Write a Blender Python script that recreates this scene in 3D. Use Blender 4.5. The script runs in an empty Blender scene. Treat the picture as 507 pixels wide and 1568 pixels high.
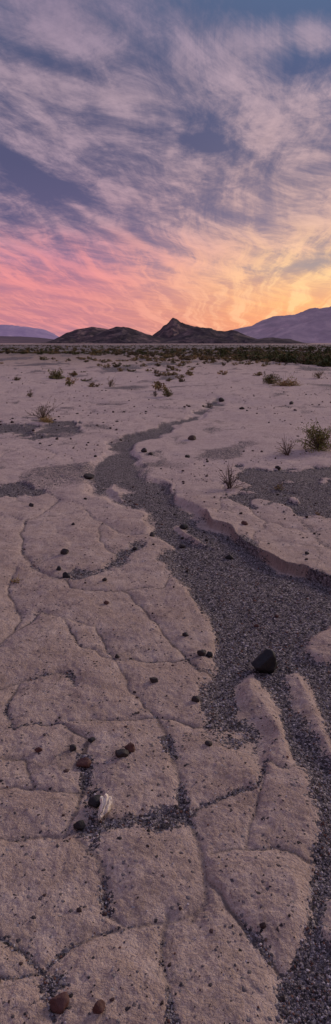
import bpy, math, random
import numpy as np
from mathutils import Vector, Matrix, noise as mn

H=1.5; F=1000.0; HZ=525.0; CX=253.5
rng=np.random.default_rng(7); random.seed(7)
def G(px,py):
    d=H*F/(py-HZ); return ((px-CX)/F*d, d)
def lin(r,g,b):
    f=lambda c:(c/255/12.92) if c/255<=0.04045 else ((c/255+0.055)/1.055)**2.4
    return (f(r),f(g),f(b),1.0)

# ---------------- numpy noise ----------------
def hsh(ix,iy,s):
    h=(ix.astype(np.int64)*374761393+iy.astype(np.int64)*668265263+s*1274126177)&0xffffffff
    h=((h^(h>>13))*1274126177)&0xffffffff
    h=((h^(h>>16))*2246822519)&0xffffffff
    return ((h^(h>>15))&0xffffff)/16777216.0
def vn(x,y,s=0):
    ix=np.floor(x);iy=np.floor(y);fx=x-ix;fy=y-iy
    fx=fx*fx*(3-2*fx);fy=fy*fy*(3-2*fy)
    a=hsh(ix,iy,s);b=hsh(ix+1,iy,s);c=hsh(ix,iy+1,s);d=hsh(ix+1,iy+1,s)
    return (a+(b-a)*fx)*(1-fy)+(c+(d-c)*fx)*fy
def fbm(x,y,s=0,o=4):
    t=0;a=.5;n=0
    for i in range(o):
        t=t+a*vn(x,y,s+i*17);n+=a;x,y=(x*1.62-y*1.22+3.1),(x*1.22+y*1.62+1.7);a*=.5
    return t/n
def vor(x,y,s=0):
    ix=np.floor(x);iy=np.floor(y)
    f1=np.full(x.shape,9.);f2=np.full(x.shape,9.)
    for i in(-1,0,1):
        for j in(-1,0,1):
            cx=ix+i;cy=iy+j
            d=np.hypot(cx+.5+1.1*(hsh(cx,cy,s)-.5)-x,cy+.5+1.1*(hsh(cx,cy,s+5)-.5)-y)
            f2=np.minimum(f2,np.maximum(f1,d));f1=np.minimum(f1,d)
    return f2-f1
def ss(a,b,x):
    t=np.clip((x-a)/(b-a),0,1);return t*t*(3-2*t)

# ---------------- traced ground features (converted to metres on the ground) ----------------
MAIN=[(335,608),(300,632),(250,655),(200,668),(175,678),(160,700),(138,718),(133,738),(150,757),(185,775),(225,785),(245,800),(238,818),(258,830),(268,860),(285,885),(305,910),(320,935),(328,960),(318,990),(325,1020),(330,1050),(328,1075),(340,1100),(358,1125),(375,1155),(385,1175),(397,1150),(398,1120),(385,1085),(380,1050),(395,1032),(415,1060),(430,1095),(445,1130),(462,1170),(488,1205),(503,1240),(492,1290),(475,1340),(480,1400),(466,1440),(440,1480),(440,1530),(432,1640),(700,1640),(700,960),(560,905),(507,888),(470,872),(440,866),(400,845),(370,828),(340,808),(310,790),(280,772),(255,755),(235,740),(215,722),(205,700),(197,686),(215,675),(260,660),(310,636),(340,610)]
BANK=[(310,790),(340,808),(370,828),(400,845),(440,866),(470,872),(507,888),(560,905)]
ISL=[[(440,1030),(455,1028),(475,1055),(500,1085),(530,1130),(530,1180),(490,1155),(468,1120),(452,1085)],
 [(455,995),(475,968),(507,955),(600,955),(600,1012),(507,1012),(475,1005)],
 [(173,738),(193,752),(190,768),(172,757)],[(283,803),(308,818),(332,837),(298,830)],
 [(506,1370),(560,1360),(560,1460),(512,1440)]]
PATCH=[[(375,724),(420,714),(507,716),(640,716),(640,798),(507,793),(450,783),(390,765),(358,745)],
 [(-80,738),(30,740),(68,748),(30,758),(-80,760)],
 [(-80,655),(20,650),(60,642),(105,652),(90,662),(40,672),(-80,678)],
 [(92,878),(110,868),(130,872),(150,868),(175,848),(200,842),(220,824),(236,808),(240,818),(215,838),(185,860),(150,880),(118,892),(98,890)],
 [(50,935),(70,930),(85,942),(72,950),(58,945)],
 [(98,1278),(114,1262),(124,1230),(132,1214),(140,1240),(150,1262),(200,1252),(248,1240),(262,1242),(200,1262),(150,1276),(142,1296),(130,1290)],
 [(68,1500),(88,1492),(100,1512),(88,1545),(92,1600),(68,1600),(74,1530)]]
CR=[ # width(m), gravel strength, points
 (.015,.95,[(238,1098),(255,1160),(270,1215),(280,1240),(300,1282),(314,1330),(318,1380),(300,1402)]),
 (.019,1,[(100,1280),(150,1262),(200,1250),(245,1240),(280,1238)]),
 (.007,.65,[(280,1238),(330,1215),(380,1198),(396,1165)]),
 (.006,.5,[(95,1280),(40,1278),(-30,1292)]),
 (.010,.75,[(120,1285),(145,1310),(155,1335),(160,1390)]),
 (.005,.5,[(325,1304),(370,1298),(420,1290),(480,1302)]),
 (.009,.8,[(318,1345),(350,1385),(400,1440),(445,1478),(500,1482)]),
 (.011,.85,[(252,1385),(246,1440),(254,1490),(262,1640)]),
 (.006,.6,[(315,1390),(250,1398),(190,1408),(120,1435),(70,1478)]),
 (.006,.55,[(70,1480),(30,1440),(-30,1400)]),
 (.005,.5,[(70,1478),(20,1490),(-30,1480)]),
 (.012,.8,[(140,1130),(128,1200),(115,1240),(100,1275)]),
 (.004,.35,[(-30,1195),(60,1208),(128,1212)]),
 (.013,.75,[(-30,1062),(25,1040),(60,1030),(95,1034),(106,1050)]),
 (.007,.55,[(22,1045),(8,1085),(22,1120),(60,1112),(100,1110),(140,1130)]),
 (.005,.5,[(55,935),(90,948),(120,985),(180,1003),(260,1002),(318,996)]),
 (.005,.4,[(75,945),(150,962),(180,1003)]),
 (.013,.55,[(40,796),(30,840),(50,870),(95,885)]),
 (.009,.35,[(40,798),(80,790),(120,778),(182,775)]),
 (.006,.5,[(182,905),(220,935),(255,975),(290,1008),(328,1030)]),
 (.008,.6,[(-30,1010),(20,965),(60,938)]),
 (.006,.4,[(20,965),(28,930),(8,895),(20,870),(45,868)]),
 (.004,.35,[(110,1105),(180,1098),(238,1098)]),
 (.004,.35,[(100,888),(112,902),(160,908),(182,905),(250,898),(270,880)]),
 (.003,.25,[(180,1003),(200,1050),(238,1098)]),
 (.003,.25,[(238,1098),(290,1110),(340,1108)]),
 (.006,.4,[(160,800),(185,815),(232,816)]),
 (.006,.4,[(120,778),(160,800),(150,830),(180,850)]),
 (.004,.4,[(396,1165),(430,1180),(462,1172)]),
 (.003,.25,[(396,1165),(382,1230),(372,1298)]),
 (.01,.4,[(-30,720),(60,715),(130,725)]),(.01,.4,[(0,700),(60,690),(110,700),(160,690)]),
 (.01,.4,[(60,748),(90,765),(60,790),(40,798)]),(.01,.4,[(0,790),(40,798)]),
 (.01,.4,[(218,688),(300,700),(380,690),(507,700)]),(.01,.4,[(260,735),(330,738),(360,730)]),
 (.01,.4,[(330,738),(340,760),(330,790)]),(.008,.4,[(380,768),(400,800),(395,835)]),(.008,.4,[(400,800),(460,815),(507,812)]),
 (.005,.4,[(160,1390),(190,1408)]),(.004,.3,[(-20,1150),(40,1165),(60,1208)]),
]
def topts(P): return np.array([G(*p) for p in P])
MAINw=topts(MAIN);ISLw=[topts(p) for p in ISL];PATw=[topts(p) for p in PATCH];CRw=[(w,g,topts(p)) for w,g,p in CR];BANKw=topts(BANK)
def segd(x,y,a,b):
    dx,dy=b-a;L=dx*dx+dy*dy+1e-12
    t=np.clip(((x-a[0])*dx+(y-a[1])*dy)/L,0,1)
    return np.hypot(x-a[0]-t*dx,y-a[1]-t*dy)
def sdpoly(x,y,P):
    d=np.full(x.shape,99.);ins=np.zeros(x.shape,bool);n=len(P)
    for i in range(n):
        a=P[i];b=P[(i+1)%n]
        d=np.minimum(d,segd(x,y,a,b))
        c=((a[1]>y)!=(b[1]>y))
        if abs(b[1]-a[1])>1e-9:
            ins^=c&(x<(b[0]-a[0])*(y-a[1])/(b[1]-a[1])+a[0])
    return np.where(ins,d,-d)

def fields(x,y):
    x=np.asarray(x,float);y=np.asarray(y,float)
    n=x.shape[0]
    yy=np.maximum(y,1.0)
    k=np.clip(yy/2.5,.6,5)
    wx=x+.060*k*(fbm(x*6/np.sqrt(k),y*6/np.sqrt(k),1,7)-.5)*1.8
    wy=y+.060*k*(fbm(x*6/np.sqrt(k),y*6/np.sqrt(k),2,7)-.5)*1.8
    near=(y>.9)&(y<24)&(np.abs(x)<.6*y+1.5)
    sg=np.full(n,-5.);sgm=np.full(n,-5.);dc=np.full(n,5.);cg=np.zeros(n);db=np.full(n,5.)
    X=wx[near];Y=wy[near]
    s=sdpoly(X,Y,MAINw)
    for p in ISLw: s=np.minimum(s,-sdpoly(X,Y,p))
    pt=np.full(X.shape,-5.)
    for p in PATw: pt=np.maximum(pt,sdpoly(X,Y,p))
    kk=yy[near]
    edge=(fbm(X*9/kk**.5,Y*9/kk**.5,9,6)-.5)
    sgm[near]=s
    pt=np.minimum(pt,.05*kk**.6)+(fbm(X*3.2,Y*2.6,13,5)-.52)*.40*kk**.6*ss(4,6,kk)
    pt=np.where(pt<-.3,-5,pt)
    s=np.maximum(s,np.minimum(pt,.02*kk**.6))
    sg[near]=s+edge*.13*kk**.6
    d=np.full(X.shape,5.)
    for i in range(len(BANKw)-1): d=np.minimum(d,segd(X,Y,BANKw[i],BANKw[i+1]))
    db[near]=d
    dcn=np.full(X.shape,5.);cgn=np.zeros(X.shape)
    patchy=ss(.36,.66,fbm(X*7,Y*7,33,5))
    for w,g,P in CRw:
        for i in range(len(P)-1):
            m=(X>min(P[i,0],P[i+1,0])-.5)&(X<max(P[i,0],P[i+1,0])+.5)&(Y>min(P[i,1],P[i+1,1])-.5)&(Y<max(P[i,1],P[i+1,1])+.5)
            if not m.any(): continue
            d=segd(X[m],Y[m],P[i],P[i+1])
            dcn[m]=np.minimum(dcn[m],np.maximum(d-w*.3,0))
            ww=w*(.35+1.6*patchy[m])
            cgn[m]=np.maximum(cgn[m],g*(.18+.82*patchy[m])*(1-ss(ww*.05,ww*1.8,d)))
    dc[near]=dcn;cg[near]=cgn
    qx=wx+.22*(fbm(x*1.6,y*1.6,301,3)-.5);qy=wy+.22*(fbm(x*1.6,y*1.6,302,3)-.5)
    e=vor(qx/.66+9,qy/.66,21)*.33
    e2=vor(wx/.17+1.3*fbm(x*5,y*5,320,4),wy/.17+3+1.3*fbm(x*5,y*5,321,4),22)*.085
    wv=ss(2.8,5.5,yy)
    brk=ss(.36,.58,fbm(x*1.1,y*1.1,310,3))
    dv=e+(1-wv)*.02+(1-brk)*.015
    fadefar=1-ss(14,40,yy)
    gm=ss(-.05,.04,sg/np.sqrt(k))
    farn=fbm(x*.35+5,y*.13,40,5)
    farp=ss(.53,.66,farn)*ss(9,22,yy)*.75
    scr=ss(40,120,yy)*.62
    midn=ss(.56,.74,fbm(x*1.3,y*.8,41,6))*ss(4.5,8,yy)*.6
    vg=(1-ss(.002,.016+.004*yy,e))*(.1+.7*fbm(x*2.2,y*2.2,50,3))*brk*(.1+.9*wv)*fadefar
    scat=ss(.50,.8,fbm(x*4,y*4,44,5))*.30
    gm=np.maximum.reduce([gm,cg,vg*.8,farp,scr,midn,scat])
    seg=ss(.35,.6,fbm(x*3.3,y*3.3,88,3))
    crk_lip_shade=np.maximum((1-ss(0,.0045+.0008*yy,dc))*(.4+.5*seg),(1-ss(.0,.006+.0018*yy,dv))*.58*fadefar)
    crk_lip_shade=np.maximum(crk_lip_shade,(1-ss(0,.0035,e2))*.45*(1-ss(3,8,yy))*ss(.5,.62,fbm(x*2.2,y*2.2,77,3)))
    crk_lip_shade=np.maximum(crk_lip_shade,(1-ss(.0,.022,db))*.65)  # bank-edge strip: shade under the lip, painted dark along with the cracks
    # height
    ch=ss(-.06*np.sqrt(k),.04,sgm)
    nb=np.exp(-(db/.12)**2)
    ch=ch*(1-nb)+nb*ss(-.006,.016,sgm)
    chp=ss(-.06,.06,sg)*(1-ch)
    z=-.014*ch*(1-ss(8,20,yy)*.5)-.003*chp
    dome=(1-np.exp(-dc/.012))*.0048+(1-np.exp(-dc/.09))*.0125+(1-np.exp(-dv/.03))*(.001+.008*wv)*fadefar
    z+=dome*(1-ch)*(1-.8*chp)
    z+=.034*np.exp(-db/.20)*(1-ch)-.014*np.exp(-db/.08)*ch
    z+=(fbm(x*3.5,y*3.5,60,2)-.5)*.032*(1-.5*ch)
    z+=(fbm(x*11,y*11,61,4)-.5)*.014*(1-ss(5,14,yy))
    z+=(fbm(x*55,y*55,62,3)-.5)*.0068*(1-ss(3,7,yy))
    z+=(fbm(x*.5,y*.5,63,3)-.5)*.15*ss(4,14,yy)
    z+=(fbm(x*.05,y*.05,64,3)-.5)*.7*ss(30,120,yy)*(1-ss(400,900,yy))
    z-=.012
    return z,gm,crk_lip_shade
def gz(x,y): return float(fields(np.array([x]),np.array([y]))[0][0])

# ---------------- helpers ----------------
def mesh(name,V,Fc,mat=None,smooth=False,col=None,attrs=None,parent=None,loc=None):
    V=np.asarray(V,np.float32);Fc=np.asarray(Fc,np.int32)
    me=bpy.data.meshes.new(name);k=Fc.shape[1]
    me.vertices.add(len(V));me.vertices.foreach_set('co',V.ravel())
    me.loops.add(Fc.size);me.loops.foreach_set('vertex_index',Fc.ravel())
    me.polygons.add(len(Fc))
    me.polygons.foreach_set('loop_start',np.arange(0,Fc.size,k,dtype=np.int32))
    me.polygons.foreach_set('loop_total',np.full(len(Fc),k,np.int32))
    me.polygons.foreach_set('use_smooth',np.full(len(Fc),smooth,bool))
    me.update(calc_edges=True)
    if col is not None:
        a=me.attributes.new('col','FLOAT_COLOR','POINT')
        c=np.ones((len(V),4),np.float32);c[:,:3]=col;a.data.foreach_set('color',c.ravel())
    for nme,v in (attrs or {}).items():
        a=me.attributes.new(nme,'FLOAT','POINT');a.data.foreach_set('value',np.asarray(v,np.float32))
    ob=bpy.data.objects.new(name,me);bpy.context.scene.collection.objects.link(ob)
    if mat: me.materials.append(mat)
    if loc is not None: ob.location=loc
    if parent: ob.parent=parent
    return ob

class NT:
    def __init__(s,t): s.t=t;s.n=t.nodes;s.l=t.links
    def new(s,ty,**k):
        n=s.n.new(ty)
        for a,b in k.items(): setattr(n,a,b)
        return n
    def put(s,sock,v):
        if isinstance(v,bpy.types.NodeSocket): s.l.new(v,sock)
        elif v is not None: sock.default_value=v
    def m(s,op,a,b=None,c=None,clamp=False):
        n=s.new('ShaderNodeMath',operation=op);n.use_clamp=clamp
        s.put(n.inputs[0],a)
        if b is not None:s.put(n.inputs[1],b)
        if c is not None:s.put(n.inputs[2],c)
        return n.outputs[0]
    def ss(s,a,b,x):
        n=s.new('ShaderNodeMapRange',interpolation_type='SMOOTHSTEP')
        s.put(n.inputs['Value'],x);n.inputs['From Min'].default_value=a;n.inputs['From Max'].default_value=b
        return n.outputs[0]
    def mix(s,f,a,b,bt='MIX'):
        n=s.new('ShaderNodeMix',data_type='RGBA',blend_type=bt)
        s.put(n.inputs[0],f);s.put(n.inputs[6],a);s.put(n.inputs[7],b);return n.outputs[2]
    def noise(s,v,sc,det=4,ro=.5,dist=0,out=0):
        n=s.new('ShaderNodeTexNoise');s.put(n.inputs['Vector'],v)
        n.inputs['Scale'].default_value=sc;n.inputs['Detail'].default_value=det;n.inputs['Roughness'].default_value=ro;n.inputs['Distortion'].default_value=dist
        return n.outputs[out]
    def ramp(s,f,st,interp='LINEAR'):
        n=s.new('ShaderNodeValToRGB');r=n.color_ramp;r.interpolation=interp
        while len(r.elements)<len(st): r.elements.new(.5)
        for e,(p,c) in zip(r.elements,st): e.position=p;e.color=c
        s.put(n.inputs[0],f);return n.outputs[0]
    def comb(s,x,y,z=0):
        n=s.new('ShaderNodeCombineXYZ');s.put(n.inputs[0],x);s.put(n.inputs[1],y);s.put(n.inputs[2],z);return n.outputs[0]
def newmat(name,rough=.9,spec=.2):
    m=bpy.data.materials.new(name);m.use_nodes=True;t=NT(m.node_tree)
    b=m.node_tree.nodes['Principled BSDF'];b.inputs['Roughness'].default_value=rough;b.inputs['Specular IOR Level'].default_value=spec
    return m,t,b

# ---------------- materials ----------------
def mat_ground():
    m,t,b=newmat('desert_ground',.95,.08)
    tc=t.new('ShaderNodeTexCoord').outputs['Object']
    at=lambda n:t.new('ShaderNodeAttribute',attribute_name=n).outputs['Fac']
    g=at('gravel');ck_lip_shade=at('crack_lip_shade')
    v=t.new('ShaderNodeTexVoronoi');t.put(v.inputs['Vector'],tc);v.inputs['Scale'].default_value=115
    sep=t.new('ShaderNodeSeparateColor');t.l.new(v.outputs['Color'],sep.inputs[0])
    nz=t.noise(tc,24,4,.7)
    gg=t.m('ADD',g,t.m('MULTIPLY',t.m('SUBTRACT',nz,.5),.8))
    gg=t.m('MULTIPLY',t.ss(.14,.88,gg),1.0)
    gg=t.m('MAXIMUM',gg,.02)
    isg=t.m('LESS_THAN',sep.outputs[0],gg)
    n1=t.noise(tc,1.3,4,.6);n2=t.noise(tc,10,6,.75);n3=t.noise(tc,130,3,.7)
    mud=t.ramp(n2,[(.30,(.30,.218,.178,1)),(.5,(.44,.328,.275,1)),(.70,(.57,.445,.38,1))])
    mud=t.mix(t.ss(.35,.7,n1),mud,t.mix(1,mud,(.84,.81,.80,1),'MULTIPLY'))
    mud=t.mix(t.m('MULTIPLY',t.ss(.5,.76,n3),.65),mud,(.19,.135,.115,1))
    mud=t.mix(t.m('MULTIPLY',t.ss(.50,.24,n3),.48),mud,(.72,.585,.52,1))
    mud=t.mix(t.m('MULTIPLY',ck_lip_shade,.85),mud,(.09,.065,.055,1))  # darkens the cracks and the painted shade strip below the bank lip
    sx=t.new('ShaderNodeSeparateXYZ');t.l.new(tc,sx.inputs[0])
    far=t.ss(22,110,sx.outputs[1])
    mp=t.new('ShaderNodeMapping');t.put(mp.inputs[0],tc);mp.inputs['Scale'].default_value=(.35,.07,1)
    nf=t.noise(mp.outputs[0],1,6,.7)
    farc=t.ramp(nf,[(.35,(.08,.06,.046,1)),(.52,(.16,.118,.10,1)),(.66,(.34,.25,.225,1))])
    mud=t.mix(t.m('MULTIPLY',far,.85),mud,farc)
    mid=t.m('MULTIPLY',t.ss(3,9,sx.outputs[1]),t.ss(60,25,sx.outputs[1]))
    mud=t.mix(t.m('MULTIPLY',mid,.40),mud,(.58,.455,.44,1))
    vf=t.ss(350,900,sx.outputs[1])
    gr=t.ramp(sep.outputs[1],[(0,(.022,.018,.02,1)),(.3,(.075,.061,.066,1)),(.62,(.165,.138,.145,1)),(.88,(.28,.24,.24,1)),(1,(.46,.40,.395,1))])
    gr=t.mix(t.m('MULTIPLY',t.ss(.4,.7,n2),.4),gr,(.21,.17,.163,1))
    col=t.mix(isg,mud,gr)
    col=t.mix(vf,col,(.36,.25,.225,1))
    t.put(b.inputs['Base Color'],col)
    hv=t.m('MULTIPLY',t.m('SUBTRACT',1,t.m('MULTIPLY',v.outputs['Distance'],1.3)),isg)
    h=t.m('ADD',t.m('MULTIPLY',hv,.8),t.m('ADD',t.m('MULTIPLY',n3,1.0),t.m('MULTIPLY',nz,1.4)))
    bp=t.new('ShaderNodeBump');bp.inputs['Strength'].default_value=1.0;bp.inputs['Distance'].default_value=.010
    t.put(bp.inputs['Height'],h);t.l.new(bp.outputs[0],b.inputs['Normal'])
    return m
def mat_col(name,rough=.8,spec=.25,var=.3,bump=0,sc=30):
    m,t,b=newmat(name,rough,spec)
    c=t.new('ShaderNodeAttribute',attribute_name='col').outputs['Color']
    if not var:
        t.l.new(c,b.inputs['Base Color']);return m
    tc=t.new('ShaderNodeTexCoord').outputs['Object']
    n=t.noise(tc,sc,5,.65)
    f=t.m('ADD',1-var,t.m('MULTIPLY',n,2*var))
    vm=t.new('ShaderNodeVectorMath',operation='SCALE');t.l.new(c,vm.inputs[0]);t.put(vm.inputs['Scale'],f)
    t.l.new(vm.outputs[0],b.inputs['Base Color'])
    if bump:
        bp=t.new('ShaderNodeBump');bp.inputs['Strength'].default_value=.8;bp.inputs['Distance'].default_value=bump
        t.put(bp.inputs['Height'],n);t.l.new(bp.outputs[0],b.inputs['Normal'])
    return m
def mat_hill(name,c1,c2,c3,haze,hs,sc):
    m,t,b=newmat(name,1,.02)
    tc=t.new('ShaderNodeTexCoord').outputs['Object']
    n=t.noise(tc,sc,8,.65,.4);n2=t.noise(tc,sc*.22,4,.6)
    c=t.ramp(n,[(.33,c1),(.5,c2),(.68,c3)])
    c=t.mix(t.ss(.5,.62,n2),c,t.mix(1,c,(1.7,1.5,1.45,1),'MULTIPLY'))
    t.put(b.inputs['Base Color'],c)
    b.inputs['Emission Color'].default_value=haze;b.inputs['Emission Strength'].default_value=hs  # aerial haze painted onto the slopes as a faint emission
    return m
M_g=mat_ground()
M_peb=mat_col('pebble_mineral',.85,.15,0)
M_rock=mat_col('volcanic_rock',.75,.3,.45,.006,45)
M_leaf=mat_col('dry_foliage',.85,.1,0)

# ---------------- ground sheet ----------------
s=np.arange(1180,9,-1.25)
rows=list(H*F/s)
d=rows[-1]
while d<30000: d*=1.09; rows.append(d)
rows=np.array(rows)
back=np.array([-80,-40,-20,-10,-5,-2.5,-1.2,-.5,0,.35,.65,.85,1.0,1.1,1.17,1.22])
rows=np.concatenate([back,rows])
uf=np.arange(-.37,.3701,.00135)
so=(np.arange(1,41)/40)**2.6
dd=np.maximum(rows,1.25)[:,None]
Xm=uf[None,:]*dd
Xr=.37*dd+so[None,:]*(3*dd+40)
X=np.concatenate([-Xr[:,::-1],Xm,Xr],1)
Y=np.repeat(rows[:,None],X.shape[1],1)
nr,nc=X.shape
z,gm,ck_lip_shade=fields(X.ravel(),Y.ravel())
V=np.stack([X.ravel(),Y.ravel(),z],1)
i=np.arange(nr-1)[:,None]*nc+np.arange(nc-1)[None,:]
i=i.ravel();Fq=np.stack([i,i+1,i+nc+1,i+nc],1)
mesh('ground',V,Fq,M_g,True,attrs={'gravel':gm,'crack_lip_shade':ck_lip_shade})

# ---------------- gravel & pebbles (mesh stones) ----------------
def ico():
    p=(1+5**.5)/2
    v=np.array([(-1,p,0),(1,p,0),(-1,-p,0),(1,-p,0),(0,-1,p),(0,1,p),(0,-1,-p),(0,1,-p),(p,0,-1),(p,0,1),(-p,0,-1),(-p,0,1)],float)
    v/=np.linalg.norm(v[0])
    f=np.array([(0,11,5),(0,5,1),(0,1,7),(0,7,10),(0,10,11),(1,5,9),(5,11,4),(11,10,2),(10,7,6),(7,1,8),(3,9,4),(3,4,2),(3,2,6),(3,6,8),(3,8,9),(4,9,5),(2,4,11),(6,2,10),(8,6,7),(9,8,1)])
    return v,f
IV,IF=ico()
def scatter(name,x,y,z,r,col,mat):
    n=len(x)
    v=IV[None]*(1+rng.uniform(-.28,.28,(n,12,1)))
    v=v*rng.uniform(.65,1.25,(n,1,3))
    a=rng.uniform(0,6.28,n);c,s_=np.cos(a)[:,None],np.sin(a)[:,None]
    vx=v[:,:,0]*c-v[:,:,1]*s_;vy=v[:,:,0]*s_+v[:,:,1]*c;vz=v[:,:,2]*.72
    P=np.stack([vx*r[:,None]+x[:,None],vy*r[:,None]+y[:,None],vz*r[:,None]+(z+r*.2)[:,None]],2).reshape(-1,3)
    Fa=(IF[None]+(np.arange(n)*12)[:,None,None]).reshape(-1,3)
    return mesh(name,P,Fa,mat,False,col=np.repeat(col,12,0))
N=280000
sy=rng.uniform(210,1130,N);dpt=H*F/sy;xx=rng.uniform(-.36,.36,N)*dpt
z,gm2,ck2=fields(xx,dpt)
keep=(rng.random(N)<ss(.22,1.0,gm2)*.42)|(rng.random(N)<.008)
xx=xx[keep];yy_=dpt[keep];zz=z[keep];n=len(xx)
r=(.0013+.0028*rng.random(n)**2.2)*np.clip(yy_/2.0,.85,2.6)**.7
big=rng.random(n)<.02;r[big]*=1.8
t_=rng.random(n)
base=np.array([.03,.025,.027])[None]+(t_**1.5)[:,None]*np.array([.30,.255,.26])[None]
w=rng.random(n)<.05;base[w]=np.array([.48,.42,.41])
w=rng.random(n)<.10;base[w]=np.array([.13,.06,.045])
scatter('gravel',xx,yy_,zz,r,base,M_peb)
N=7000
dp=np.exp(rng.uniform(math.log(1.3),math.log(45),N));xx=rng.uniform(-.45,.45,N)*dp
z,g3,_=fields(xx,dp)
dens=fbm(xx*.8,dp*.8,91,3)
k=rng.random(N)<ss(.40,.66,dens)*(.16+.84*ss(3,7.5,dp))
xx=xx[k];dp=dp[k];z=z[k];n=len(xx)
r=(.0035+.012*rng.random(n)**4)*np.clip(dp/5,.6,2.3)
c=np.array([.022,.017,.017])[None]+rng.random(n)[:,None]*np.array([.06,.032,.028])[None]
scatter('pebbles',xx,dp,z,r,c,M_peb)

# ---------------- individual rocks ----------------
import bmesh
def rock(name,px,py,wpx,col,seed,asp=(1,.9,.75),ang=.5):
    x,y=G(px,py);R=wpx/F*y/2
    bm=bmesh.new();bmesh.ops.create_icosphere(bm,subdivisions=4,radius=1)
    rd=random.Random(seed)
    pl=[(Vector((rd.gauss(0,1),rd.gauss(0,1),rd.gauss(0,1))).normalized(),rd.uniform(.5,.85)) for _ in range(12)]
    off=Vector((seed*3.1,seed*1.7,0))
    for v in bm.verts:
        p=v.co.copy()
        for nn,dd_ in pl:
            e=p.dot(nn)-dd_
            if e>0: p-=nn*e*(.55+ang*.45)
        p*=1+.14*mn.noise(p*1.6+off)+.06*mn.noise(p*4.5+off)+.03*mn.noise(p*12+off)
        v.co=p
    me=bpy.data.meshes.new(name);bm.to_mesh(me);bm.free()
    for p in me.polygons:p.use_smooth=True
    mx=max(v.co.x for v in me.vertices)-min(v.co.x for v in me.vertices)
    sc=2*R/mx
    for v in me.vertices: v.co=Vector((v.co.x*sc*asp[0],v.co.y*sc*asp[1],v.co.z*sc*asp[2]))
    a=me.attributes.new('col','FLOAT_COLOR','POINT')
    for i_,v in enumerate(me.vertices):
        a.data[i_].color=(*col,1)
    me.materials.append(M_rock)
    ob=bpy.data.objects.new(name,me);bpy.context.scene.collection.objects.link(ob)
    ob.location=(x,y,gz(x,y)+R*asp[2]*.5)
    return ob
BK=(.018,.016,.018);DK=(.035,.027,.027);RD=(.085,.036,.03);BR=(.07,.045,.038)
rock('black_boulder',403,1018,43,(.014,.013,.015),4,(1,.9,1.02),1.0)
for i_,(px,py,w,c) in enumerate([(99,851,13,DK),(101,884,12,BK),(90,874,8,BK),(163,924,9,RD),(285,973,10,DK),(309,1001,14,DK),(321,1000,11,BK),(235,1046,14,DK),(300,1074,13,DK),(320,1143,12,DK),(128,1169,23,RD),(187,1161,21,DK),(199,1154,17,RD),(111,1149,11,DK),(59,1150,13,RD),(140,1136,12,BK),(92,1545,30,RD),(152,1556,20,RD),(121,1266,19,BK),(146,1234,24,BK),(279,833,10,DK),(233,819,8,DK),(295,672,13,BR),(220,692,10,DK),(339,614,9,DK),(287,699,8,DK),(231,696,7,DK),(375,806,11,RD),(393,951,8,RD),(136,729,17,DK),(281,805,14,BK),(351,850,13,BK),(470,852,7,DK),(48,777,8,DK),(424,938,7,RD),(180,1003,8,DK),(446,620,7,DK),(371,628,9,DK),(425,718,9,DK),(160,893,8,DK),(207,840,8,DK),(112,806,6,DK)]):
    rd=random.Random(i_)
    rock('stone',px,py,w,c,i_+11,(1,rd.uniform(.75,1),rd.uniform(.6,.85)),rd.uniform(.2,.8))

# ---------------- bleached wood fragment ----------------
def tubes(lines,rad,sides=4):
    Vs=[];Fs=[];o=0
    for P,r0,r1 in lines:
        P=np.asarray(P,float);m_=len(P)
        for j in range(m_):
            tdir=P[min(j+1,m_-1)]-P[max(j-1,0)];tdir/=np.linalg.norm(tdir)+1e-9
            u=np.cross(tdir,[.3,.2,.93]);u/=np.linalg.norm(u)+1e-9;w_=np.cross(tdir,u)
            rr=r0+(r1-r0)*j/(m_-1)
            for q in range(sides):
                a=q*2*math.pi/sides;Vs.append(P[j]+rr*(math.cos(a)*u+math.sin(a)*w_))
        for j in range(m_-1):
            for q in range(sides):
                a=o+j*sides+q;b_=o+j*sides+(q+1)%sides
                Fs.append((a,b_,b_+sides,a+sides))
        o+=m_*sides
    return np.array(Vs),np.array(Fs)
# splintered, twisted chunk: a bundle of tapered weathered splinters fused at one end
x,y=G(158,1246)
bm=bmesh.new();bmesh.ops.create_icosphere(bm,subdivisions=5,radius=1)
for v in bm.verts:
    p=v.co.copy()
    tt=(p.y+1)/2                       # 0 = near tip, 1 = wide far end
    wdt=.008+.019*tt**1.2
    groove=.0045*math.sin(p.x*9+p.y*2.2)+.003*mn.noise(Vector((p.x*11,p.y*2,1)))
    q=Vector((p.x*wdt+.012*math.sin(tt*2.4)-.006,p.y*.042,p.z*(.009+.010*tt)))
    if p.z>0: q.z+=groove+.006*tt*abs(p.x)
    q.x+=.006*mn.noise(p*2.7); q.y+=.010*tt*mn.noise(Vector((p.x*5,0,p.z*3)))
    v.co=q
me=bpy.data.meshes.new('bleached_wood_fragment');bm.to_mesh(me);bm.free()
a=me.attributes.new('col','FLOAT_COLOR','POINT')
for i_ in range(len(me.vertices)):
    c_=me.vertices[i_].co
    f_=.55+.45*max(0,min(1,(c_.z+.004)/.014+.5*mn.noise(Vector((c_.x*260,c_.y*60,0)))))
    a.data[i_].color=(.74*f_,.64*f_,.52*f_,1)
me.materials.append(mat_col('bleached_wood',.9,.1,.3,.004,90))
for p in me.polygons:p.use_smooth=True
ob=bpy.data.objects.new('bleached_wood_fragment',me);bpy.context.scene.collection.objects.link(ob)
ob.location=(x,y,gz(x,y)+.014);ob.rotation_euler=(math.radians(14),0,math.radians(-6))

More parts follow.
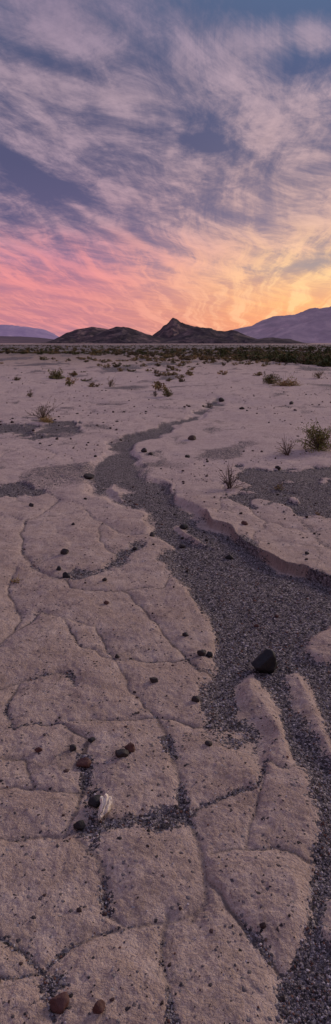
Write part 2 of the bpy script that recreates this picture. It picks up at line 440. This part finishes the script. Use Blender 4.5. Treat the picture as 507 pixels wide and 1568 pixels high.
# ---------------- shrubs ----------------
def bush(seed,nstem,nleaf,R,Hh,leafs,lc,sc_,stemr=.006,dry=0):
    r=np.random.default_rng(seed);L=[];tips=[]
    for i in range(nstem):
        a=r.uniform(0,6.28);el=r.uniform(.25,1.45);ln=r.uniform(.55,1)
        dx,dy,dz=math.cos(a)*math.cos(el)*R*ln,math.sin(a)*math.cos(el)*R*ln,math.sin(el)*Hh*ln
        m_=r.normal(0,.10*R,3);P=[np.array([r.normal(0,.04*R),r.normal(0,.04*R),-.02]),np.array([dx*.4,dy*.4,dz*.5])+m_*.6,np.array([dx*.75,dy*.75,dz*.8])+m_,np.array([dx,dy,dz])]
        L.append((P,stemr*.9,stemr*.25));tips.append(P)
        for q in range(2 if dry else 1):
            st=P[r.integers(1,3)];e=st+r.normal(0,.22*R,3)+np.array([dx,dy,dz])*.25;e[2]=max(e[2],.02)
            L.append(([st,(st+e)/2+r.normal(0,.03*R,3),e],stemr*.5,stemr*.15));tips.append([st,st,(st+e)/2,e])
    SV,SF=tubes(L,0,3)
    if nleaf:
        T=np.array([[p for p in t_] for t_ in tips])
        k=r.integers(0,len(T),nleaf);sg_=r.integers(1,3,nleaf);f=r.random(nleaf)[:,None]
        c=T[k,sg_]*(1-f)+T[k,sg_+1]*f+r.normal(0,.05*R,(nleaf,3));c[:,2]=np.maximum(c[:,2],.01)
        u=r.normal(0,1,(nleaf,3));u/=np.linalg.norm(u,axis=1)[:,None]
        w_=np.cross(u,r.normal(0,1,(nleaf,3)));w_/=np.linalg.norm(w_,axis=1)[:,None]
        ls=leafs*r.uniform(.6,1.4,nleaf)[:,None]
        LV=np.stack([c-u*ls,c+w_*ls*.45,c+u*ls,c-w_*ls*.45],1).reshape(-1,3)
        LF=np.arange(nleaf*4).reshape(-1,4)
        lcol=np.array(lc)[None]*r.uniform(.5,1.5,(nleaf,1))*(1+r.normal(0,.1,(nleaf,3)))
        V=np.concatenate([SV,LV]);Fa=np.concatenate([SF,LF+len(SV)])
        C=np.concatenate([np.repeat(np.array(sc_)[None],len(SV),0),np.repeat(lcol,4,0)])
    else: V,Fa,C=SV,SF,np.repeat(np.array(sc_)[None],len(SV),0)
    return V,Fa,np.clip(C,.005,1)
def place(name,px,py,prm):
    x,y=G(px,py);V,Fa,C=bush(*prm);mesh(name,V,Fa,M_leaf,False,col=C,loc=(x,y,gz(x,y)-.01))
YL=(.20,.155,.065);GRY=(.12,.095,.08);STRAW=(.34,.25,.11)
place('creosote_bush',488,690,(1,55,2200,.38,.40,.013,(.19,.19,.065),(.10,.07,.055),.006))
place('dry_twig_shrub',440,697,(2,18,60,.26,.26,.009,STRAW,(.12,.085,.07),.006,1))
place('dry_twig_shrub',352,748,(3,22,60,.19,.28,.008,GRY,(.10,.075,.065),.005,1))
place('dry_twig_shrub',66,642,(4,34,300,.36,.30,.014,(.16,.13,.08),(.13,.10,.085),.006,1))
place('straw_grass_tuft',72,650,(5,60,300,.22,.12,.014,STRAW,STRAW,.005))
place('straw_grass_tuft',428,748,(6,22,60,.07,.10,.008,STRAW,(.2,.15,.1),.003,1))
place('straw_grass_tuft',488,790,(61,16,30,.06,.06,.008,STRAW,(.2,.15,.1),.003,1))
place('straw_grass_tuft',25,888,(62,12,20,.08,.03,.007,STRAW,STRAW,.0035,1))
place('creosote_bush',88,580,(7,40,900,.55,.42,.035,(.18,.165,.07),(.12,.09,.07),.010))
place('creosote_bush',257,606,(8,30,500,.19,.26,.02,(.17,.155,.065),(.12,.09,.07),.006))
place('dry_twig_shrub',238,606,(9,16,100,.14,.2,.015,GRY,(.12,.09,.07),.005,1))
place('desert_shrub',415,588,(10,40,700,.5,.42,.03,(.15,.14,.06),(.12,.09,.07),.009))
place('straw_grass_tuft',440,592,(11,90,500,.7,.14,.03,(.34,.26,.12),(.25,.18,.09),.01))
place('dry_twig_shrub',168,592,(12,20,150,.25,.28,.02,YL,(.12,.09,.07),.007,1))
place('dry_twig_shrub',320,622,(13,16,80,.13,.15,.012,GRY,(.12,.09,.07),.005,1))
place('desert_shrub',106,592,(14,24,300,.16,.25,.02,(.15,.14,.06),(.12,.09,.07),.006))
place('dry_twig_shrub',488,580,(15,24,300,.35,.35,.02,YL,(.12,.09,.07),.008,1))
place('dry_twig_shrub',46,608,(16,18,120,.16,.25,.015,YL,(.12,.09,.07),.006,1))
protos=[bush(100+i,14,190,.55,.42,.065,c,(.11,.085,.065),.012) for i,c in enumerate([(.24,.18,.085),(.14,.13,.058),(.32,.235,.115),(.075,.085,.034),(.16,.13,.075)])]
def scrub(name,pts,pick,size):
    Vs=[];Fs=[];Cs=[];o=0
    xs=np.array([p[0] for p in pts]);ys=np.array([p[1] for p in pts]);zs=fields(xs,ys)[0]
    for i in range(len(pts)):
        V,Fa,C=protos[pick(i)];a=random.uniform(0,6.28);s_=size(i);sz=s_*random.uniform(.6,1.15)
        c,s2=math.cos(a)*s_,math.sin(a)*s_
        W=np.stack([V[:,0]*c-V[:,1]*s2+xs[i],V[:,0]*s2+V[:,1]*c+ys[i],V[:,2]*sz+zs[i]],1)
        Vs.append(W);Fs.append(Fa+o);Cs.append(C*random.uniform(.65,1.2));o+=len(V)
    mesh(name,np.concatenate(Vs),np.concatenate(Fs),M_leaf,False,col=np.concatenate(Cs))
pts=[]
while len(pts)<2900:
    sy=3.2+(random.random()**1.7)*80
    d_=H*F/sy;x_=random.uniform(-.42,.42)*d_
    dn=float(fbm(np.array([x_*.06]),np.array([d_*.03]),123,3)[0])
    pr=min(1,max(0,(dn-(.28 if sy<22 else .36))*3.5))*(1.0 if sy<30 else (.5 if sy<45 else .13))
    if random.random()<pr: pts.append((x_,d_))
scrub('desert_scrub',pts,lambda i:random.choice([0,0,2,4,1] if pts[i][1]<70 else [0,1,4,4,3]),lambda i:random.uniform(.4,1.1)*(1.15 if pts[i][1]>55 else .6))
pts2=[]
while len(pts2)<620:
    px=random.uniform(335,640);py=random.uniform(532,561)
    if px<390 and random.random()<.4: continue
    if py>548+(px-335)*.08: continue
    x_,d_=G(px,py);pts2.append((x_,d_))
scrub('creosote_thicket',pts2,lambda i:random.choice([3,3,3,1,4]),lambda i:random.uniform(.7,1.6))

# ---------------- hills & mountains ----------------
def hills(name,layers,xr,yr,nx,ny,mat,gs,gamp,seed):
    xs=np.linspace(*xr,nx);ys=np.linspace(*yr,ny);X,Y=np.meshgrid(xs,ys);x=X.ravel();y=Y.ravel()
    hh=np.full(x.shape,-6.)
    wx=x+gs*1.2*(fbm(x/gs/2,y/gs/2,seed+3,3)-.5);wy=y+gs*1.2*(fbm(x/gs/2,y/gs/2,seed+4,3)-.5)
    rn=0;a=1;tot=0;q=1
    for o in range(5):
        rn=rn+a*(1-np.abs(2*vn(wx/gs*q,wy/(gs*1.8)*q,seed+o*7)-1));tot+=a;a*=.55;q*=2.1
    rn/=tot
    for D,W,P in layers:
        px=np.array([(p[0]-CX)/F*D for p in P]);ph=np.array([(HZ-p[1])/F*D+1.5 for p in P])
        pr=np.interp(x,px,ph,left=-6,right=-6)
        yc=D+W*.25*(fbm(x/(W*1.2),x*0,seed+9,2)-.5)
        cr=np.clip(1-np.abs(y-yc)/W,0,1)
        pp=np.maximum(pr,0)
        h=pp*cr**1.1-6*(1-ss(0,.12,cr))-6*(pr<=0)
        h=h-gamp*pp*(1-rn)*np.clip(1.2-cr,.12,1)+.05*pp*(rn-.5)
        hh=np.maximum(hh,h)
    i=np.arange(ny-1)[:,None]*nx+np.arange(nx-1)[None,:];i=i.ravel()
    return mesh(name,np.stack([x,y,hh],1),np.stack([i,i+1,i+nx+1,i+nx],1),mat,True)
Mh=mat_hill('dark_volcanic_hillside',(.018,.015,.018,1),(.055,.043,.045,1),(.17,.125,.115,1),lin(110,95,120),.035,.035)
hills('desert_hills',[
 (1750,230,[(70,527),(84,520),(100,510),(120,503),(140,500),(158,502),(175,506),(200,513),(250,522),(262,528)]),
 (1480,190,[(115,528),(135,519),(150,510),(165,504),(178,500),(190,499),(202,502),(218,509),(235,514),(255,518),(275,527)]),
 (1700,210,[(215,528),(234,513),(244,505),(250,498),(256,493),(261,487),(265,484),(270,488),(276,492),(284,495),(292,498),(305,500),(330,508),(360,522),(370,528)]),
 (1420,170,[(235,528),(262,517),(280,507),(296,501),(310,499),(320,500),(332,505),(345,506),(356,504),(366,507),(380,514),(395,519),(405,527)]),
 (1300,110,[(370,528),(390,520),(405,517),(418,516),(430,518),(445,519),(455,522),(470,528)])],
 (-340,420),(1050,2000),520,330,Mh,42,.55,5)
Mr=mat_hill('mountain_slope_painted_haze',(.06,.05,.065,1),(.14,.11,.125,1),(.28,.21,.21,1),lin(138,115,145),.33,.005)  # mauve base colours and emission stand in for haze
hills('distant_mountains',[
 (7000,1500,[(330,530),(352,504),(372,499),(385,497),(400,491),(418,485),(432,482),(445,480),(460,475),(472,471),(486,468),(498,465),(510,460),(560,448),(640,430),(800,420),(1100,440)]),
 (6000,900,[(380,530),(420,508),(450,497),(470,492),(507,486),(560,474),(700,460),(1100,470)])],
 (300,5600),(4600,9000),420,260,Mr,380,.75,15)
Ml=mat_hill('far_range_painted_haze',(.08,.07,.10,1),(.14,.11,.15,1),(.20,.16,.19,1),lin(140,115,155),.46,.002)  # paler base colours and stronger emission paint in the distance haze
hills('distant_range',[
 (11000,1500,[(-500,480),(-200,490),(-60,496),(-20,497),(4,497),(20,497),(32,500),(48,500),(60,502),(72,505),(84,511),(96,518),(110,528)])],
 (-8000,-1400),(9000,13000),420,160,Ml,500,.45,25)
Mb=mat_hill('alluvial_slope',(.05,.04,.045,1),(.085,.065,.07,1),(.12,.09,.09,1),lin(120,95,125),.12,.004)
hills('alluvial_fan',[(3600,900,[(-500,512),(0,514.5),(30,515),(60,517),(85,520),(110,523),(130,528)])],
 (-3000,-300),(2600,4600),240,120,Mb,300,.12,35)

# ---------------- sky ----------------
W=bpy.data.worlds.new('World');bpy.context.scene.world=W;W.use_nodes=True;t=NT(W.node_tree)
try: W.cycles.sampling_method='NONE'
except Exception as ex: print(ex)
bg=t.n['Background']
gd=t.new('ShaderNodeTexCoord').outputs['Generated']
nv=t.new('ShaderNodeVectorMath',operation='NORMALIZE');t.l.new(gd,nv.inputs[0])
sp=t.new('ShaderNodeSeparateXYZ');t.l.new(nv.outputs[0],sp.inputs[0]);x,y,z=sp.outputs
hor=t.m('SQRT',t.m('ADD',t.m('MULTIPLY',x,x),t.m('MULTIPLY',y,y)));hor=t.m('MAXIMUM',hor,.02)
el=t.m('DIVIDE',z,hor);az=t.m('DIVIDE',x,hor)
zc=t.m('ADD',t.m('MAXIMUM',z,0),.09)
u=t.m('DIVIDE',x,zc);v=t.m('DIVIDE',y,zc)
def rot(deg):
    ca,sa=math.cos(math.radians(deg)),math.sin(math.radians(deg))
    return t.m('SUBTRACT',t.m('MULTIPLY',u,ca),t.m('MULTIPLY',v,sa)),t.m('ADD',t.m('MULTIPLY',u,sa),t.m('MULTIPLY',v,ca))
ur,vr=rot(7)
P0=t.comb(ur,t.m('MULTIPLY',vr,.5))
wn=t.noise(P0,1.0,3,.5,0,1)
def warp(P,a,b):
    w_=t.new('ShaderNodeVectorMath',operation='MULTIPLY_ADD');t.l.new(wn,w_.inputs[0]);w_.inputs[1].default_value=(a,b,0);t.l.new(P,w_.inputs[2]);return w_.outputs[0]
nA=t.noise(warp(P0,1.2,1.2),2.2,9,.70,.25)
nS=t.noise(warp(t.comb(t.m('MULTIPLY',ur,3.4),t.m('MULTIPLY',vr,.22)),2.2,.5),1.7,7,.66,.2)
ur2,vr2=rot(38)
nD=t.noise(warp(t.comb(t.m('MULTIPLY',ur2,2.6),t.m('MULTIPLY',vr2,.5)),1.3,.8),1.9,8,.70,.15)
nM=t.noise(warp(t.comb(ur,vr),.7,.7),9,6,.74,.3)
lowf=t.ss(.03,.22,el)
nMc=t.m('ADD',.5,t.m('MULTIPLY',t.m('SUBTRACT',nM,.5),lowf))
cov=t.m('ADD',t.m('MULTIPLY',nA,.42),t.m('ADD',t.m('MULTIPLY',nS,.30),t.m('ADD',t.m('MULTIPLY',nD,.32),t.m('MULTIPLY',nMc,.16))))
cov=t.m('SUBTRACT',cov,.07)
def blob(px,py,rx,ry,st,rot=0):
    a0=(px-CX)/F;b0=(HZ-py)/F
    dx=t.m('SUBTRACT',az,a0);dy=t.m('SUBTRACT',el,b0)
    c,s_=math.cos(math.radians(rot)),math.sin(math.radians(rot))
    p=t.m('DIVIDE',t.m('ADD',t.m('MULTIPLY',dx,c),t.m('MULTIPLY',dy,s_)),rx/F)
    q=t.m('DIVIDE',t.m('SUBTRACT',t.m('MULTIPLY',dy,c),t.m('MULTIPLY',dx,s_)),ry/F)
    e=t.m('POWER',2.718,t.m('MULTIPLY',t.m('ADD',t.m('MULTIPLY',p,p),t.m('MULTIPLY',q,q)),-1))
    front=t.m('GREATER_THAN',y,0)
    return t.m('MULTIPLY',t.m('MULTIPLY',e,front),st)
for b_ in [(440,5,130,36,-.24,0),(460,108,60,26,-.15,0),(50,92,110,18,-.13,-15),(70,285,140,26,-.16,-26),(10,235,80,12,-.08,-24),(320,222,80,16,-.12,-18),(290,180,60,14,-.08,-10),(60,350,110,12,-.06,-26),(340,330,80,12,-.07,-20),
           (450,412,60,9,-.12,12),(480,265,60,14,-.09,0),(430,180,90,30,.03,20),(190,150,120,26,.05,-15),(350,400,120,40,.06,-20),(200,365,140,8,.13,-30),(90,400,160,8,.11,-20),(60,440,150,6,.08,-12),(470,350,80,24,.05,20)]:
    cov=t.m('ADD',cov,blob(*b_))
cl=t.ss(.40,.58,cov)
thick=t.ss(.47,.66,cov)
R=lambda L:[(max(0,min(1,(HZ-py)/600)),lin(*c)) for py,c in L]
e6=t.m('DIVIDE',el,.6)
cloudL=t.ramp(e6,R([(524,(190,132,144)),(500,(208,134,144)),(470,(220,140,144)),(430,(230,142,150)),(395,(218,144,160)),(345,(186,148,164)),(250,(176,150,166)),(150,(176,152,166)),(60,(160,140,160)),(0,(144,128,152))]))
cloudR=t.ramp(e6,R([(524,(232,150,116)),(495,(248,168,116)),(465,(255,190,130)),(425,(252,204,152)),(380,(240,192,164)),(330,(214,176,168)),(240,(196,166,170)),(150,(190,164,174)),(60,(166,148,166)),(0,(140,130,154))]))
skyL=t.ramp(e6,R([(524,(160,120,145)),(490,(188,122,142)),(450,(186,122,144)),(400,(136,108,144)),(340,(94,88,126)),(250,(82,82,118)),(120,(80,84,118)),(0,(84,94,128))]))
skyR=t.ramp(e6,R([(524,(230,148,114)),(490,(238,158,116)),(450,(218,164,136)),(410,(156,144,150)),(350,(130,120,146)),(250,(98,98,130)),(120,(80,92,130)),(0,(84,104,140))]))
fa=t.ss(-.16,.26,az)
cc=t.mix(fa,cloudL,cloudR);sk=t.mix(fa,skyL,skyR)
sh=t.m('ADD',.58,t.m('MULTIPLY',t.m('ADD',t.m('MULTIPLY',nMc,.45),t.m('MULTIPLY',nD,.55)),.78))
vm=t.new('ShaderNodeVectorMath',operation='SCALE');t.l.new(cc,vm.inputs[0]);t.put(vm.inputs['Scale'],sh);cc=vm.outputs[0]
cc=t.mix(t.m('MULTIPLY',t.m('SUBTRACT',1,thick),.5),cc,sk)
low=t.m('MULTIPLY',t.m('MULTIPLY',t.ss(.20,.08,el),t.ss(.45,.62,nS)),.6)
wc=t.mix(fa,lin(240,150,152),lin(255,214,162))
cc=t.mix(low,cc,wc)
col=t.mix(cl,sk,cc)
nis=t.new('ShaderNodeTexSky',sky_type='NISHITA');nis.sun_disc=False;nis.sun_elevation=math.radians(3);nis.sun_rotation=math.radians(14)
sc=t.new('ShaderNodeVectorMath',operation='SCALE');t.l.new(nis.outputs[0],sc.inputs[0]);sc.inputs['Scale'].default_value=.004
ad=t.new('ShaderNodeVectorMath',operation='ADD');t.l.new(col,ad.inputs[0]);t.l.new(sc.outputs[0],ad.inputs[1])
up=t.m('ADD',1,t.m('MULTIPLY',t.ss(.6,1.6,el),1.1))  # overhead sky, out of view, brightened to lift light on the ground
s3=t.new('ShaderNodeVectorMath',operation='SCALE');t.l.new(ad.outputs[0],s3.inputs[0]);t.put(s3.inputs['Scale'],up)
t.l.new(s3.outputs[0],bg.inputs[0]);bg.inputs[1].default_value=1.0

L=bpy.data.lights.new('sun','SUN');L.energy=2.1;L.angle=math.radians(14);L.color=(1,.82,.64)
so_=bpy.data.objects.new('sun',L);bpy.context.scene.collection.objects.link(so_)
az_=math.radians(48);e_=math.radians(19)
dirv=Vector((math.sin(az_)*math.cos(e_),math.cos(az_)*math.cos(e_),math.sin(e_)))
so_.rotation_euler=dirv.to_track_quat('Z','Y').to_euler()

cam=bpy.data.cameras.new('camera');co=bpy.data.objects.new('camera',cam);bpy.context.scene.collection.objects.link(co)
cam.sensor_fit='VERTICAL';cam.sensor_height=36;cam.sensor_width=36*331/1024;cam.lens=36*F/1568;cam.shift_y=-(784-HZ)/1568
cam.clip_end=100000;cam.clip_start=.05
co.location=(0,0,H);co.rotation_euler=(math.radians(90),0,0)
bpy.context.scene.camera=co
vs=bpy.context.scene.view_settings;vs.view_transform='Standard';vs.look='None';vs.exposure=0
